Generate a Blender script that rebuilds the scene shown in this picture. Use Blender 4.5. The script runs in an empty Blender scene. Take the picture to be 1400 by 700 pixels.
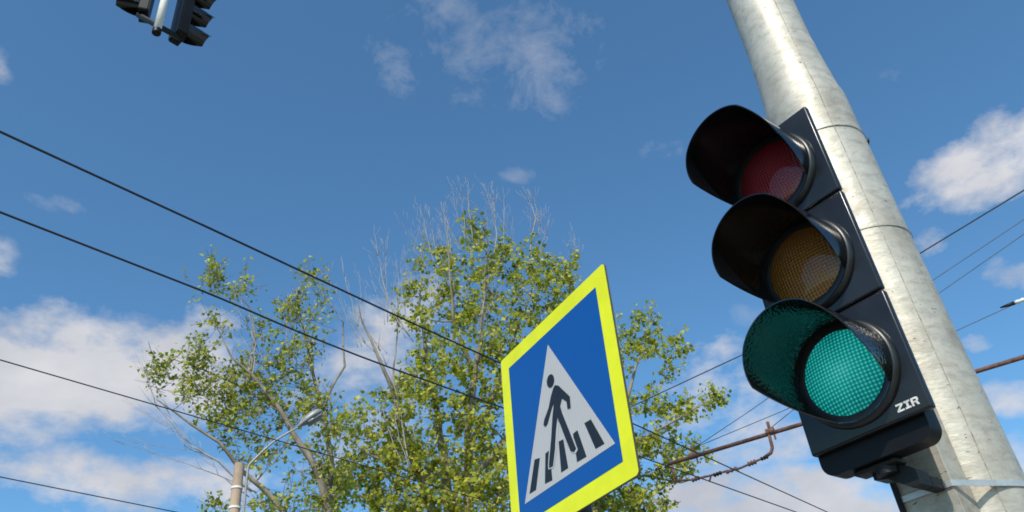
import bpy, bmesh, math, random
import numpy as np
from mathutils import Vector, Matrix
from mathutils import noise as mnoise
R = math.radians
PI = math.pi
rng = random.Random(7)
scene = bpy.context.scene
col = scene.collection

# ------------------------------------------------------------------ camera
CAM_Z = 1.6
F_PX = 1099.04
PITCH = 0.61358
ROLL = -0.11191
cp, sp = math.cos(PITCH), math.sin(PITCH)
Fw = Vector((0, cp, sp)); R0 = Vector((1, 0, 0)); U0 = Vector((0, -sp, cp))
Rt = math.cos(ROLL) * R0 + math.sin(ROLL) * U0
Up = -math.sin(ROLL) * R0 + math.cos(ROLL) * U0
CAM = Vector((0, 0, CAM_Z))

def ray(x, y):
    return (Fw * F_PX + Rt * (x - 700) - Up * (y - 350)).normalized()
def at_h(x, y, h):          # point of the sight line at height h above the lens
    d = ray(x, y); return CAM + d * (h / d.z)
def at_d(x, y, D):          # point of the sight line at ground distance D
    d = ray(x, y); return CAM + d * (D / math.hypot(d.x, d.y))
def at_pl(x, y, p0, nrm):   # point of the sight line on a plane
    d = ray(x, y); return CAM + d * ((p0 - CAM).dot(nrm) / d.dot(nrm))

cam = bpy.data.cameras.new('camera'); camo = bpy.data.objects.new('camera', cam)
col.objects.link(camo)
cam.sensor_width = 36; cam.lens = 36 * F_PX / 1400
cam.clip_start = 0.05; cam.clip_end = 6000
camo.matrix_world = Matrix((
    (Rt.x, Up.x, -Fw.x, CAM.x), (Rt.y, Up.y, -Fw.y, CAM.y), (Rt.z, Up.z, -Fw.z, CAM.z), (0, 0, 0, 1)))
scene.camera = camo

# ------------------------------------------------------------------ materials
def new_mat(name):
    m = bpy.data.materials.new(name); m.use_nodes = True
    nt = m.node_tree; b = nt.nodes['Principled BSDF']
    return m, nt, b
def N(nt, typ, **kw):
    n = nt.nodes.new(typ)
    for k, v in kw.items():
        if k.startswith('i_'):
            n.inputs[int(k[2:])].default_value = v
        else: setattr(n, k, v)
    return n
def ramp(nt, src, stops):
    r = nt.nodes.new('ShaderNodeValToRGB'); e = r.color_ramp.elements
    while len(e) < len(stops): e.new(0.5)
    for k, (p, c) in enumerate(stops):
        e[k].position = p; e[k].color = (*c, 1) if len(c) == 3 else c
    nt.links.new(src, r.inputs[0]); return r.outputs[0]
def noise(nt, scale, detail=4, rough=.55, vec=None, dist=0):
    n = N(nt, 'ShaderNodeTexNoise'); n.inputs['Scale'].default_value = scale
    n.inputs['Detail'].default_value = detail; n.inputs['Roughness'].default_value = rough
    n.inputs['Distortion'].default_value = dist
    if vec is None:
        vec = N(nt, 'ShaderNodeTexCoord').outputs['Object']
    nt.links.new(vec, n.inputs['Vector']); return n.outputs['Fac']
def bump(nt, b, h, strength=.3, dist=.01):
    n = N(nt, 'ShaderNodeBump'); n.inputs['Strength'].default_value = strength
    n.inputs['Distance'].default_value = dist
    nt.links.new(h, n.inputs['Height']); nt.links.new(n.outputs[0], b.inputs['Normal'])
def simple(name, c, rough=.5, metal=0, var=.15, scale=20, bmp=0, coat=0, stretch=None, spec=.5):
    m, nt, b = new_mat(name)
    vec = None
    if stretch:
        tc = N(nt, 'ShaderNodeTexCoord'); mp = N(nt, 'ShaderNodeMapping')
        mp.inputs['Scale'].default_value = stretch
        nt.links.new(tc.outputs['Object'], mp.inputs['Vector']); vec = mp.outputs[0]
    f = noise(nt, scale, 5, vec=vec)
    lo = tuple(v * (1 - var) for v in c); hi = tuple(min(1, v * (1 + var)) for v in c)
    nt.links.new(ramp(nt, f, [(.3, lo), (.7, hi)]), b.inputs['Base Color'])
    b.inputs['Roughness'].default_value = rough; b.inputs['Metallic'].default_value = metal
    if coat: b.inputs['Coat Weight'].default_value = coat; b.inputs['Coat Roughness'].default_value = .08
    if bmp: bump(nt, b, f, bmp, .005)
    b.inputs['Specular IOR Level'].default_value = spec
    return m

def mat_galv():
    m, nt, b = new_mat('galvanised_steel')
    tc = N(nt, 'ShaderNodeTexCoord')
    v = tc.outputs['Object']
    def mapped(s, rot=(0, 0, 0)):
        mp = N(nt, 'ShaderNodeMapping'); mp.inputs['Scale'].default_value = s; mp.inputs['Rotation'].default_value = rot
        nt.links.new(v, mp.inputs['Vector']); return mp.outputs[0]
    big = noise(nt, 7, 8, .65, mapped((1, 1, .55)))
    c = ramp(nt, big, [(.25, (.30, .26, .20)), (.45, (.47, .43, .355)), (.75, (.60, .565, .48))])
    # brown grime smears across the tube
    gr = noise(nt, 16, 8, .72, mapped((1, 1, 2.4), (0, .3, 0)), .6)
    gm = ramp(nt, gr, [(.47, (0, 0, 0)), (.72, (1, 1, 1))])
    mx = N(nt, 'ShaderNodeMix', data_type='RGBA'); mx.inputs['B'].default_value = (.19, .15, .105, 1)
    mu = N(nt, 'ShaderNodeMath', operation='MULTIPLY'); mu.inputs[1].default_value = .55
    nt.links.new(gm, mu.inputs[0]); nt.links.new(mu.outputs[0], mx.inputs['Factor']); nt.links.new(c, mx.inputs['A'])
    # small dark nicks
    sc_ = noise(nt, 40, 3, .6, mapped((1, 1, 3.2), (.2, 0, 0)))
    sm = ramp(nt, sc_, [(.69, (0, 0, 0)), (.71, (1, 1, 1))])
    mx2 = N(nt, 'ShaderNodeMix', data_type='RGBA'); mx2.inputs['B'].default_value = (.09, .07, .05, 1)
    nt.links.new(sm, mx2.inputs['Factor']); nt.links.new(mx.outputs['Result'], mx2.inputs['A'])
    nt.links.new(mx2.outputs['Result'], b.inputs['Base Color'])
    b.inputs['Metallic'].default_value = .30
    rg = ramp(nt, noise(nt, 22, 5, .6, v), [(.3, (.42,) * 3), (.7, (.62,) * 3)])
    nt.links.new(rg, b.inputs['Roughness'])
    h = noise(nt, 22, 7, .62, mapped((1, 1, 2.2)))
    bump(nt, b, h, .32, .006)
    return m

def mat_lens(name, base, emis=None, estr=0, coat=.6):
    m, nt, b = new_mat(name)
    tc = N(nt, 'ShaderNodeTexCoord')
    sx = N(nt, 'ShaderNodeSeparateXYZ'); nt.links.new(tc.outputs['Object'], sx.inputs[0])
    def M(op, a, c=None):
        n = N(nt, 'ShaderNodeMath', operation=op)
        for k, q in enumerate((a, c)):
            if q is None: continue
            if isinstance(q, (int, float)): n.inputs[k].default_value = q
            else: nt.links.new(q, n.inputs[k])
        return n.outputs[0]
    wob_ = M('MULTIPLY', noise(nt, 9, 2, .5, tc.outputs['Object']), .006)
    a = M('SINE', M('MULTIPLY', M('ADD', M('ADD', sx.outputs['X'], wob_), M('MULTIPLY', sx.outputs['Z'], 1.0)), 330))
    c = M('SINE', M('MULTIPLY', M('SUBTRACT', M('ADD', sx.outputs['Z'], wob_), M('MULTIPLY', sx.outputs['X'], 1.0)), 330))
    g = M('ADD', M('MULTIPLY', M('MULTIPLY', a, c), .5), .5)
    bump(nt, b, g, .9, .004)
    lo = tuple(v * .6 for v in base); hi = tuple(v * 1.3 for v in base)
    nt.links.new(ramp(nt, g, [(.1, lo), (.9, hi)]), b.inputs['Base Color'])
    b.inputs['Roughness'].default_value = .28
    b.inputs['Coat Weight'].default_value = coat; b.inputs['Coat Roughness'].default_value = .03; b.inputs['Coat IOR'].default_value = 1.5
    if emis:
        b.inputs['Specular IOR Level'].default_value = .25; b.inputs['Roughness'].default_value = .4
        nz = noise(nt, 14, 3, .5, tc.outputs['Object'], .4)
        # the lamp behind the lens: hottest near the middle, prisms break it up
        ln = N(nt, 'ShaderNodeVectorMath', operation='LENGTH')
        mp = N(nt, 'ShaderNodeMapping'); mp.inputs['Location'].default_value = (.02, 0, -.012); mp.inputs['Scale'].default_value = (8, 0, 9)
        nt.links.new(tc.outputs['Object'], mp.inputs[0]); nt.links.new(mp.outputs[0], ln.inputs[0])
        hot = M('MAXIMUM', M('SUBTRACT', 1, ln.outputs['Value']), 0)
        t = M('ADD', M('MULTIPLY', M('POWER', g, 2.2), .75), M('ADD', M('MULTIPLY', hot, .40), M('MULTIPLY', nz, .36)))
        cr = ramp(nt, t, [(.12, tuple(v * .16 for v in emis)), (.66, emis), (1, (emis[0] + .10, emis[1] * 1.6, emis[2] * 1.6))])
        nt.links.new(cr, b.inputs['Emission Color']); b.inputs['Emission Strength'].default_value = estr
    return m

def mat_leaf(name, stops, translu=.48):
    m = bpy.data.materials.new(name); m.use_nodes = True; nt = m.node_tree; nt.nodes.clear()
    out = N(nt, 'ShaderNodeOutputMaterial')
    g = N(nt, 'ShaderNodeNewGeometry')
    c = ramp(nt, g.outputs['Random Per Island'], stops)
    d = N(nt, 'ShaderNodeBsdfPrincipled'); nt.links.new(c, d.inputs['Base Color'])
    d.inputs['Roughness'].default_value = .5; d.inputs['Specular IOR Level'].default_value = .3
    t = N(nt, 'ShaderNodeBsdfTranslucent')
    hs = N(nt, 'ShaderNodeHueSaturation'); hs.inputs['Value'].default_value = 1.3; hs.inputs['Hue'].default_value = .485
    nt.links.new(c, hs.inputs['Color']); nt.links.new(hs.outputs[0], t.inputs['Color'])
    mx = N(nt, 'ShaderNodeMixShader'); mx.inputs[0].default_value = translu
    nt.links.new(d.outputs[0], mx.inputs[1]); nt.links.new(t.outputs[0], mx.inputs[2]); nt.links.new(mx.outputs[0], out.inputs[0])
    return m

M_galv = mat_galv()
M_plastic = simple('black_polycarbonate', (.006, .0062, .007), .46, 0, .3, 9, .04, spec=.2)
M_door = simple('charcoal_polycarbonate', (.012, .0125, .015), .24, 0, .5, 6, .04, spec=.42)
M_visor = simple('glossy_black_visor', (.005, .005, .006), .13, 0, .3, 12, 0, spec=.55)
def mat_visor_green():
    m, nt, b = new_mat('glossy_black_visor_dimpled')
    b.inputs['Base Color'].default_value = (.004, .005, .005, 1); b.inputs['Roughness'].default_value = .07
    b.inputs['Specular IOR Level'].default_value = .9
    v = N(nt, 'ShaderNodeTexVoronoi'); v.inputs['Scale'].default_value = 110
    nt.links.new(N(nt, 'ShaderNodeTexCoord').outputs['Object'], v.inputs['Vector'])
    bump(nt, b, v.outputs['Distance'], .22, .004); return m
M_visor_g = mat_visor_green()
M_rubber = simple('black_rubber_gasket', (.01, .01, .01), .35, 0, .3, 30)
M_red = mat_lens('red_lens', (.24, .002, .007))
M_amber = mat_lens('amber_lens', (.27, .10, .006))
M_green = mat_lens('green_lens', (.0, .02, .019), (.0, .27, .25), 1.05, .08)
M_print = simple('white_print', (.62, .60, .56), .5, 0, .35, 90)
M_steel = simple('bright_steel', (.58, .56, .52), .42, .6, .15, 30)
M_bandwire = simple('dull_band_wire', (.36, .33, .29), .6, .4, .3, 40)
M_weld = simple('weld_bead', (.36, .32, .25), .6, .2, .5, 60)
M_cast = simple('dark_cast_bracket', (.009, .0088, .008), .5, 0, .4, 30, .2, spec=.3)
M_yellow = simple('fluorescent_yellow_sheeting', (.78, .79, .004), .45, 0, .09, 7, .05)
def mat_sheet(name, c):
    m, nt, b = new_mat(name)
    tc = N(nt, 'ShaderNodeTexCoord')
    w = N(nt, 'ShaderNodeTexWave'); w.inputs['Scale'].default_value = 24; w.inputs['Distortion'].default_value = .3
    nt.links.new(tc.outputs['Object'], w.inputs['Vector'])
    f = noise(nt, 5, 4, .5, tc.outputs['Object'])
    ad = N(nt, 'ShaderNodeMath', operation='ADD'); nt.links.new(w.outputs['Fac'], ad.inputs[0]); nt.links.new(f, ad.inputs[1])
    hf = N(nt, 'ShaderNodeMath', operation='MULTIPLY'); hf.inputs[1].default_value = .5; nt.links.new(ad.outputs[0], hf.inputs[0])
    nt.links.new(ramp(nt, hf.outputs[0], [(.1, tuple(v * .88 for v in c)), (.9, tuple(v * 1.06 for v in c))]), b.inputs['Base Color'])
    b.inputs['Roughness'].default_value = .4; return m
M_blue = mat_sheet('blue_reflective_sheeting', (.0, .080, .32))
M_white = mat_sheet('white_reflective_sheeting', (.50, .475, .46))
M_black = simple('black_sheeting', (.010, .011, .014), .45, 0, .2, 10)
M_alu = simple('sign_back_aluminium', (.12, .12, .10), .5, .5, .15, 8)
M_concrete = simple('weathered_concrete', (.40, .285, .20), .85, 0, .22, 6, .3, stretch=(1, 1, .4))
M_greymetal = simple('painted_grey_metal', (.30, .285, .25), .5, .2, .15, 12)
M_postgrey = simple('weathered_post_grey', (.10, .10, .095), .6, .2, .2, 10)
M_lampgrey = simple('lamp_head_grey', (.27, .265, .255), .45, .2, .2, 12)
M_glass = simple('lamp_cover', (.16, .17, .19), .2, 0, .15, 20)
M_rust = simple('rusty_steel', (.13, .062, .045), .8, .1, .5, 12, .4)
M_wire = simple('dark_cable', (.03, .03, .035), .6, .3, .2, 4)
M_wire2 = simple('grey_stay_wire', (.10, .10, .11), .5, .5, .2, 4)
M_porc = simple('white_porcelain', (.7, .7, .68), .25, 0, .05, 20)
M_whitepipe = simple('white_painted_pipe', (.78, .74, .67), .7, 0, .1, 12)
M_bark = simple('poplar_bark', (.24, .20, .155), .9, 0, .5, 5, .5, stretch=(1, 1, .3))
M_darkbark = simple('twig_bark', (.20, .165, .13), .9, 0, .4, 5, .4)
M_dead = simple('bleached_dead_wood', (.34, .31, .285), .8, 0, .2, 6)
GREENS = [(0, (.10, .14, .014)), (.3, (.24, .30, .02)), (.6, (.42, .45, .035)), (.88, (.58, .55, .07)), (1, (.72, .66, .22))]
M_leafA = mat_leaf('poplar_leaves', GREENS)
M_leafB = mat_leaf('poplar_leaves_left', [(0, (.10, .145, .015)), (.35, (.25, .30, .02)), (.7, (.43, .45, .04)), (1, (.66, .60, .17))])

# ------------------------------------------------------------------ mesh helpers
def link(name, bm, mat, parent=None, smooth=False):
    me = bpy.data.meshes.new(name); bm.normal_update(); bm.to_mesh(me); bm.free()
    me.materials.append(mat)
    if smooth:
        for p in me.polygons: p.use_smooth = True
    o = bpy.data.objects.new(name, me); col.objects.link(o)
    if parent: o.parent = parent
    return o
def auto_smooth(o, ang=35):
    me = o.data
    for p in me.polygons: p.use_smooth = True
    bm = bmesh.new(); bm.from_mesh(me)
    for e in bm.edges:
        if len(e.link_faces) == 2 and e.calc_face_angle(0) > R(ang): e.smooth = False
    bm.to_mesh(me); bm.free()
def empty(name, loc, rz, label, cat, group=None):
    o = bpy.data.objects.new(name, None); col.objects.link(o)
    o.location = loc; o.rotation_euler = (0, 0, rz); o.empty_display_size = .1
    tag(o, label, cat, group); return o
def tag(o, label, cat, group=None):
    o['label'] = label; o['category'] = cat
    if group: o['group'] = group
def struct(o): o['kind'] = 'structure'

def box(bm, x0, x1, y0, y1, z0, z1, bev=0, seg=2):
    r = bmesh.ops.create_cube(bm, size=1)
    vs = r['verts']
    for v in vs:
        v.co = Vector(((x0 + x1) / 2 + v.co.x * (x1 - x0), (y0 + y1) / 2 + v.co.y * (y1 - y0), (z0 + z1) / 2 + v.co.z * (z1 - z0)))
    if bev:
        es = list({e for v in vs for e in v.link_edges})
        bmesh.ops.bevel(bm, geom=es, offset=bev, segments=seg, profile=.5, affect='EDGES')
def tube(bm, pts, rads, n=8, cap=True):
    pts = [Vector(p) for p in pts]
    if not hasattr(rads, '__len__'): rads = [rads] * len(pts)
    prev = None; rings = []
    for i, p in enumerate(pts):
        t = (pts[min(i + 1, len(pts) - 1)] - pts[max(i - 1, 0)])
        if t.length < 1e-9: t = Vector((0, 0, 1))
        t.normalize()
        if prev is None:
            a = Vector((0, 0, 1)) if abs(t.z) < .9 else Vector((1, 0, 0))
            u = t.cross(a).normalized()
        else:
            u = (prev - t * prev.dot(t)).normalized()
        prev = u; w = t.cross(u)
        rings.append([bm.verts.new(p + (u * math.cos(2 * PI * k / n) + w * math.sin(2 * PI * k / n)) * rads[i]) for k in range(n)])
    for a, b in zip(rings, rings[1:]):
        for k in range(n):
            bm.faces.new((a[k], a[(k + 1) % n], b[(k + 1) % n], b[k]))
    if cap:
        bm.faces.new(rings[0][::-1]); bm.faces.new(rings[-1])
def lathe(bm, prof, n=64, axis='y'):
    """closed profile of (radius, depth) pairs turned about the local y axis"""
    rings = []
    for k in range(n):
        t = 2 * PI * k / n
        rings.append([bm.verts.new((r * math.sin(t), y, r * math.cos(t)) if axis == 'y' else (r * math.cos(t), r * math.sin(t), y)) for r, y in prof])
    m = len(prof)
    for k in range(n):
        a, b = rings[k], rings[(k + 1) % n]
        for j in range(m):
            bm.faces.new((a[j], a[(j + 1) % m], b[(j + 1) % m], b[j]))
    bmesh.ops.recalc_face_normals(bm, faces=bm.faces)
def prism(bm, pts2, y0, y1):
    """polygon in local x,z extruded along y"""
    a = [bm.verts.new((x, y0, z)) for x, z in pts2]; b = [bm.verts.new((x, y1, z)) for x, z in pts2]
    f1 = bm.faces.new(a); f2 = bm.faces.new(b[::-1])
    n = len(pts2)
    for k in range(n): bm.faces.new((a[k], b[k], b[(k + 1) % n], a[(k + 1) % n]))
    f1.normal_update(); f2.normal_update()
    bmesh.ops.triangulate(bm, faces=[f1, f2])
    bmesh.ops.recalc_face_normals(bm, faces=bm.faces)
def rrect(x0, x1, z0, z1, r, seg=6):
    p = []
    for cx, cz, a0 in ((x1 - r, z1 - r, 0), (x0 + r, z1 - r, 90), (x0 + r, z0 + r, 180), (x1 - r, z0 + r, 270)):
        for k in range(seg + 1):
            a = R(a0 + 90 * k / seg); p.append((cx + r * math.cos(a), cz + r * math.sin(a)))
    return p

# ------------------------------------------------------------------ world: sky and clouds
SUN_AZ = R(190); SUN_EL = R(44)
w = bpy.data.worlds.new('World'); scene.world = w; w.use_nodes = True
nt = w.node_tree; nt.nodes.clear()
out = N(nt, 'ShaderNodeOutputWorld'); bg = N(nt, 'ShaderNodeBackground')
sky = N(nt, 'ShaderNodeTexSky', sky_type='NISHITA'); sky.sun_disc = False
sky.sun_elevation = SUN_EL; sky.sun_rotation = SUN_AZ
sky.air_density = 1.0; sky.dust_density = 1.1; sky.ozone_density = 2.2; sky.altitude = 300
SKY_STR = .143
bg.inputs['Strength'].default_value = SKY_STR
tc = N(nt, 'ShaderNodeTexCoord'); D = tc.outputs['Generated']
def L(a, b): nt.links.new(a, b)
def WM(op, a, b=None, c=None, clamp=False):
    n = N(nt, 'ShaderNodeMath', operation=op); n.use_clamp = clamp
    for k, q in enumerate((a, b, c)):
        if q is None: continue
        if isinstance(q, (int, float)): n.inputs[k].default_value = q
        else: L(q, n.inputs[k])
    return n.outputs[0]
def dot(vec):
    n = N(nt, 'ShaderNodeVectorMath', operation='DOT_PRODUCT'); L(D, n.inputs[0]); n.inputs[1].default_value = vec
    return n.outputs['Value']
def blob(x, y, rx, ry, amp, tilt=0):
    c = ray(x, y); e = 4
    A = (ray(x + e, y) - ray(x - e, y)); A -= c * A.dot(c); ka = A.length / (2 * e); A.normalize()
    B = (ray(x, y + e) - ray(x, y - e)); B -= c * B.dot(c); B -= A * B.dot(A); kb = B.length / (2 * e); B.normalize()
    ct, st = math.cos(R(tilt)), math.sin(R(tilt))
    A2 = A * ct + B * st; B2 = B * ct - A * st
    u = dot(A2 / (rx * ka)); v = dot(B2 / (ry * kb))
    q = WM('ADD', WM('MULTIPLY', u, u), WM('MULTIPLY', v, v))
    m = WM('SUBTRACT', 1, WM('MULTIPLY', q, .36), clamp=True)      # falls to 0 at 1.67 radii
    m = WM('MULTIPLY', m, WM('GREATER_THAN', dot(c), 0))
    return WM('MULTIPLY', m, amp)
# a cloud bank, scattered puffs and thin streaks, each with its own direction in the sky
dense = [(60, 510, 240, 74, 1.30, 2), (20, 475, 120, 34, 1.0, 0), (190, 490, 60, 40, .8, 0), (30, 590, 60, 40, .85, 0), (0, 600, 90, 70, .72, 0), (170, 655, 190, 44, .95, 8), (250, 520, 90, 80, .7, 0),
         (470, 560, 110, 80, .72, 0), (560, 440, 70, 60, .55, 0), (1330, 238, 92, 40, .92, -20), (1395, 185, 70, 42, .80, -30), (1268, 262, 30, 26, .72, 0),
         (1060, 700, 160, 46, 1.30, 0), (1010, 500, 90, 38, .68, -15), (1000, 590, 130, 42, .74, -8),
         (1270, 330, 26, 20, .72, 0), (1385, 375, 50, 24, .66, 0), (1375, 545, 60, 22, .64, 0), (1400, 640, 60, 40, .7, 0), (1340, 470, 22, 14, .6, 0),
         (-14, 90, 26, 24, .28, 0), (-14, 370, 26, 44, .28, 20)]
thin = [(690, 66, 110, 62, .85, 20), (625, 20, 60, 26, .7, 30), (540, 100, 24, 52, .85, -28), (700, 95, 60, 20, .85, 15), (790, 40, 30, 20, .55, 0),
        (75, 278, 40, 10, .75, 15), (708, 240, 20, 10, .65, 0), (95, 432, 70, 14, .85, 12), (180, 440, 60, 16, .8, 8),
        (905, 205, 30, 16, .5, 0), (1205, 100, 26, 14, .5, 0), (640, 130, 60, 20, .6, 0), (1030, 430, 40, 14, .6, 0), (480, 470, 60, 60, .6, 0)]
def maxof(l):
    r = l[0]
    for q in l[1:]: r = WM('MAXIMUM', r, q)
    return r
mD = maxof([blob(*b) for b in dense]); mT = maxof([blob(*b) for b in thin])
def wn(scale, detail, rough, stretch=(1, 1, 1), off=(0, 0, 0), dist=0.0):
    mp = N(nt, 'ShaderNodeMapping'); mp.inputs['Scale'].default_value = stretch; mp.inputs['Location'].default_value = off
    L(D, mp.inputs[0]); n = N(nt, 'ShaderNodeTexNoise'); n.inputs['Scale'].default_value = scale
    n.inputs['Detail'].default_value = detail; n.inputs['Roughness'].default_value = rough; n.inputs['Distortion'].default_value = dist
    L(mp.outputs[0], n.inputs['Vector']); return n.outputs['Fac']
n1 = wn(9, 11, .60, (1, 1, 1.7), (.3, .1, .7)); n2 = wn(15, 10, .66, (1, 1, 1.2), (2.3, .4, 1.7), .25)
n0 = wn(2.2, 8, .55, (1, 1, 2.0), (4.3, 1.1, .2))
# density = how far noise plus cover rises above a threshold
dD = WM('DIVIDE', WM('SUBTRACT', WM('ADD', WM('MULTIPLY', n1, 2.6), mD), 1.70), .60, clamp=True)
dD = WM('MULTIPLY', dD, WM('MULTIPLY', mD, 4, clamp=True))
dD = WM('SMOOTH_MIN', dD, .96, .12)
dT = WM('MULTIPLY', WM('DIVIDE', WM('SUBTRACT', WM('ADD', WM('MULTIPLY', n2, 3.2), mT), 2.02), 1.25, clamp=True), .46)
dT = WM('MULTIPLY', dT, WM('MULTIPLY', mT, 3, clamp=True))
# behind the viewer the open sky carries its own fair-weather clouds
back = WM('GREATER_THAN', WM('MULTIPLY', dot(Vector((0, 1, 0))), -1), 0.0)
dB = WM('MULTIPLY', WM('DIVIDE', WM('SUBTRACT', n0, .55), .12, clamp=True), WM('MULTIPLY', back, .8))
dens = WM('MAXIMUM', WM('MAXIMUM', dD, dT), dB)
dens = WM('MULTIPLY', dens, WM('GREATER_THAN', dot(Vector((0, 0, 1))), 0.0))
shade = wn(5.5, 6, .55, (1, 1, 1.8), (.9, 2.2, .1))
cr = N(nt, 'ShaderNodeValToRGB'); L(shade, cr.inputs[0])
cr.color_ramp.elements[0].position = .35; cr.color_ramp.elements[1].position = .68
K = 1 / SKY_STR
cr.color_ramp.elements[0].color = (.52 * K, .54 * K, .60 * K, 1); cr.color_ramp.elements[1].color = (.77 * K, .765 * K, .79 * K, 1)
tint = N(nt, 'ShaderNodeMix', data_type='RGBA', blend_type='MULTIPLY'); tint.inputs['Factor'].default_value = 1
L(sky.outputs[0], tint.inputs['A']); tint.inputs['B'].default_value = (.72, 1.13, 1.27, 1)
mx = N(nt, 'ShaderNodeMix', data_type='RGBA'); L(dens, mx.inputs['Factor']); L(tint.outputs['Result'], mx.inputs['A']); L(cr.outputs[0], mx.inputs['B'])
L(mx.outputs['Result'], bg.inputs['Color']); L(bg.outputs[0], out.inputs['Surface'])
w.cycles.sampling_method = 'MANUAL'; w.cycles.sample_map_resolution = 512

sun = bpy.data.lights.new('sun', 'SUN'); sun.energy = 4.2; sun.angle = R(.53); sun.color = (1, .94, .83)
so = bpy.data.objects.new('sun', sun); col.objects.link(so)
sd = Vector((math.sin(SUN_AZ) * math.cos(SUN_EL), math.cos(SUN_AZ) * math.cos(SUN_EL), math.sin(SUN_EL)))
so.rotation_euler = sd.to_track_quat('Z', 'Y').to_euler(); so.location = sd * 60
scene.view_settings.view_transform = 'Standard'; scene.view_settings.look = 'None'
scene.view_settings.exposure = 0; scene.view_settings.gamma = 1

# ------------------------------------------------------------------ ground, road, pavements
T = Vector((.595, .804, 0)).normalized(); NR = Vector((T.y, -T.x, 0))   # along the road, and to its right
def road_pt(s, t, z): p = NR * s + T * t; return (p.x, p.y, z)
def strip(name, s0, s1, z, mat, t0=-400, t1=400, thick=0):
    bm = bmesh.new(); n = 40
    A = [bm.verts.new(road_pt(s0, t0 + (t1 - t0) * k / n, z)) for k in range(n + 1)]
    B = [bm.verts.new(road_pt(s1, t0 + (t1 - t0) * k / n, z)) for k in range(n + 1)]
    for k in range(n): bm.faces.new((A[k], B[k], B[k + 1], A[k + 1]))
    bmesh.ops.recalc_face_normals(bm, faces=bm.faces)
    for f in bm.faces:
        if f.normal.z < 0: f.normal_flip()
    if thick:
        g = bmesh.ops.extrude_face_region(bm, geom=list(bm.faces))
        for v in g['geom']:
            if isinstance(v, bmesh.types.BMVert): v.co.z -= thick
        bmesh.ops.recalc_face_normals(bm, faces=bm.faces)
    o = link(name, bm, mat); struct(o); return o
M_ground = simple('dry_grass_ground', (.10, .11, .05), .95, 0, .4, .6, .3)
M_asphalt = simple('asphalt', (.05, .05, .052), .9, 0, .25, 3, .4)
M_paver = simple('concrete_pavement', (.27, .26, .24), .85, 0, .18, 1.5, .2)
M_kerb = simple('kerb_stone', (.33, .32, .30), .85, 0, .15, 4, .2)
M_paint = simple('road_paint', (.75, .75, .72), .7, 0, .12, 8)
bm = bmesh.new(); bmesh.ops.create_grid(bm, x_segments=24, y_segments=24, size=3000)
g = link('ground', bm, M_ground); g.location = (0, 0, -.14); struct(g)
strip('road', -11.8, -2.5, -.12, M_asphalt)
strip('pavement', -2.3, 6, 0, M_paver, thick=.13)
strip('far_pavement', -16, -12.0, 0, M_paver, thick=.13)
strip('kerb', -2.5, -2.302, .005, M_kerb, thick=.14)
strip('far_kerb', -11.998, -11.8, .005, M_kerb, thick=.14)
bm = bmesh.new()
for k in range(-30, 31):
    vs = [bm.verts.new(road_pt(s, t, -.115)) for s, t in ((-7.22, k * 6), (-7.08, k * 6), (-7.08, k * 6 + 3), (-7.22, k * 6 + 3))]
    bm.faces.new(vs)
for k in range(9):   # zebra
    s = -11.3 + k * 1.0
    vs = [bm.verts.new(road_pt(a, t, -.1145)) for a, t in ((s, 3), (s + .5, 3), (s + .5, 6.5), (s, 6.5))]
    bm.faces.new(vs)
o = link('road_markings', bm, M_paint); struct(o)

# ------------------------------------------------------------------ three-lens traffic light
YAW = -.85886682
SA = Vector((math.cos(YAW), math.sin(YAW), 0)); SN = Vector((SA.y, -SA.x, 0))
SC = Vector((.89660681, 1.72119952, .67312925 + CAM_Z)) - SA * (.325 / 2)      # bottom centre of the front face
SEC = .32
sig = empty('traffic_light', SC, YAW, 'black three lens vehicle traffic light showing green, strapped to the thick steel pole', 'traffic light')
bm = bmesh.new()
# rear shell: rounded front-view outline, deeper than the doors
prism(bm, rrect(-.160, .130, -.052, 3 * SEC - .006, .034), .024, .100)
be = [e for e in bm.edges if abs(e.verts[0].co.y - .100) < 1e-5 and abs(e.verts[1].co.y - .100) < 1e-5 and len(e.link_faces) == 2 and e.calc_face_angle(0) > .5]
bmesh.ops.bevel(bm, geom=be, offset=.02, segments=3, affect='EDGES')
h = link('housing', bm, M_plastic, sig); auto_smooth(h)
def arc_visor(bm, cz):
    def Lf(deg):
        key = [(-180, .018), (-152, .022), (-108, .236), (-60, .243), (0, .243), (46, .243), (90, .150), (126, .022), (180, .018)]
        for (a, x), (b, y) in zip(key, key[1:]):
            if a <= deg <= b:
                return x + (y - x) * (deg - a) / (b - a)
    n = 120; m = 14; inn = []; outr = []
    for k in range(n):
        deg = -180 + 360 * k / n; t = R(deg); l = Lf(deg)
        ri, ro = [], []
        for j in range(m + 1):
            d = .004 + (l - .004) * j / m
            rad = .1275 - .0005 * d / .24 + .0035 * max(0, 1 - d / .02)
            ro.append(bm.verts.new((rad * math.sin(t), -d, cz + rad * math.cos(t))))
            ri.append(bm.verts.new(((rad - .0032) * math.sin(t), -d, cz + (rad - .0032) * math.cos(t))))
        inn.append(ri); outr.append(ro)
    for k in range(n):
        a = (k + 1) % n
        for j in range(m):
            bm.faces.new((outr[k][j], outr[k][j + 1], outr[a][j + 1], outr[a][j]))
            bm.faces.new((inn[k][j], inn[a][j], inn[a][j + 1], inn[k][j + 1]))
        bm.faces.new((outr[k][m], inn[k][m], inn[a][m], outr[a][m]))
        bm.faces.new((outr[k][0], outr[a][0], inn[a][0], inn[k][0]))
    bmesh.ops.recalc_face_normals(bm, faces=bm.faces)
lens_mats = [M_green, M_amber, M_red]
words = ['green', 'amber', 'red']
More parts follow.
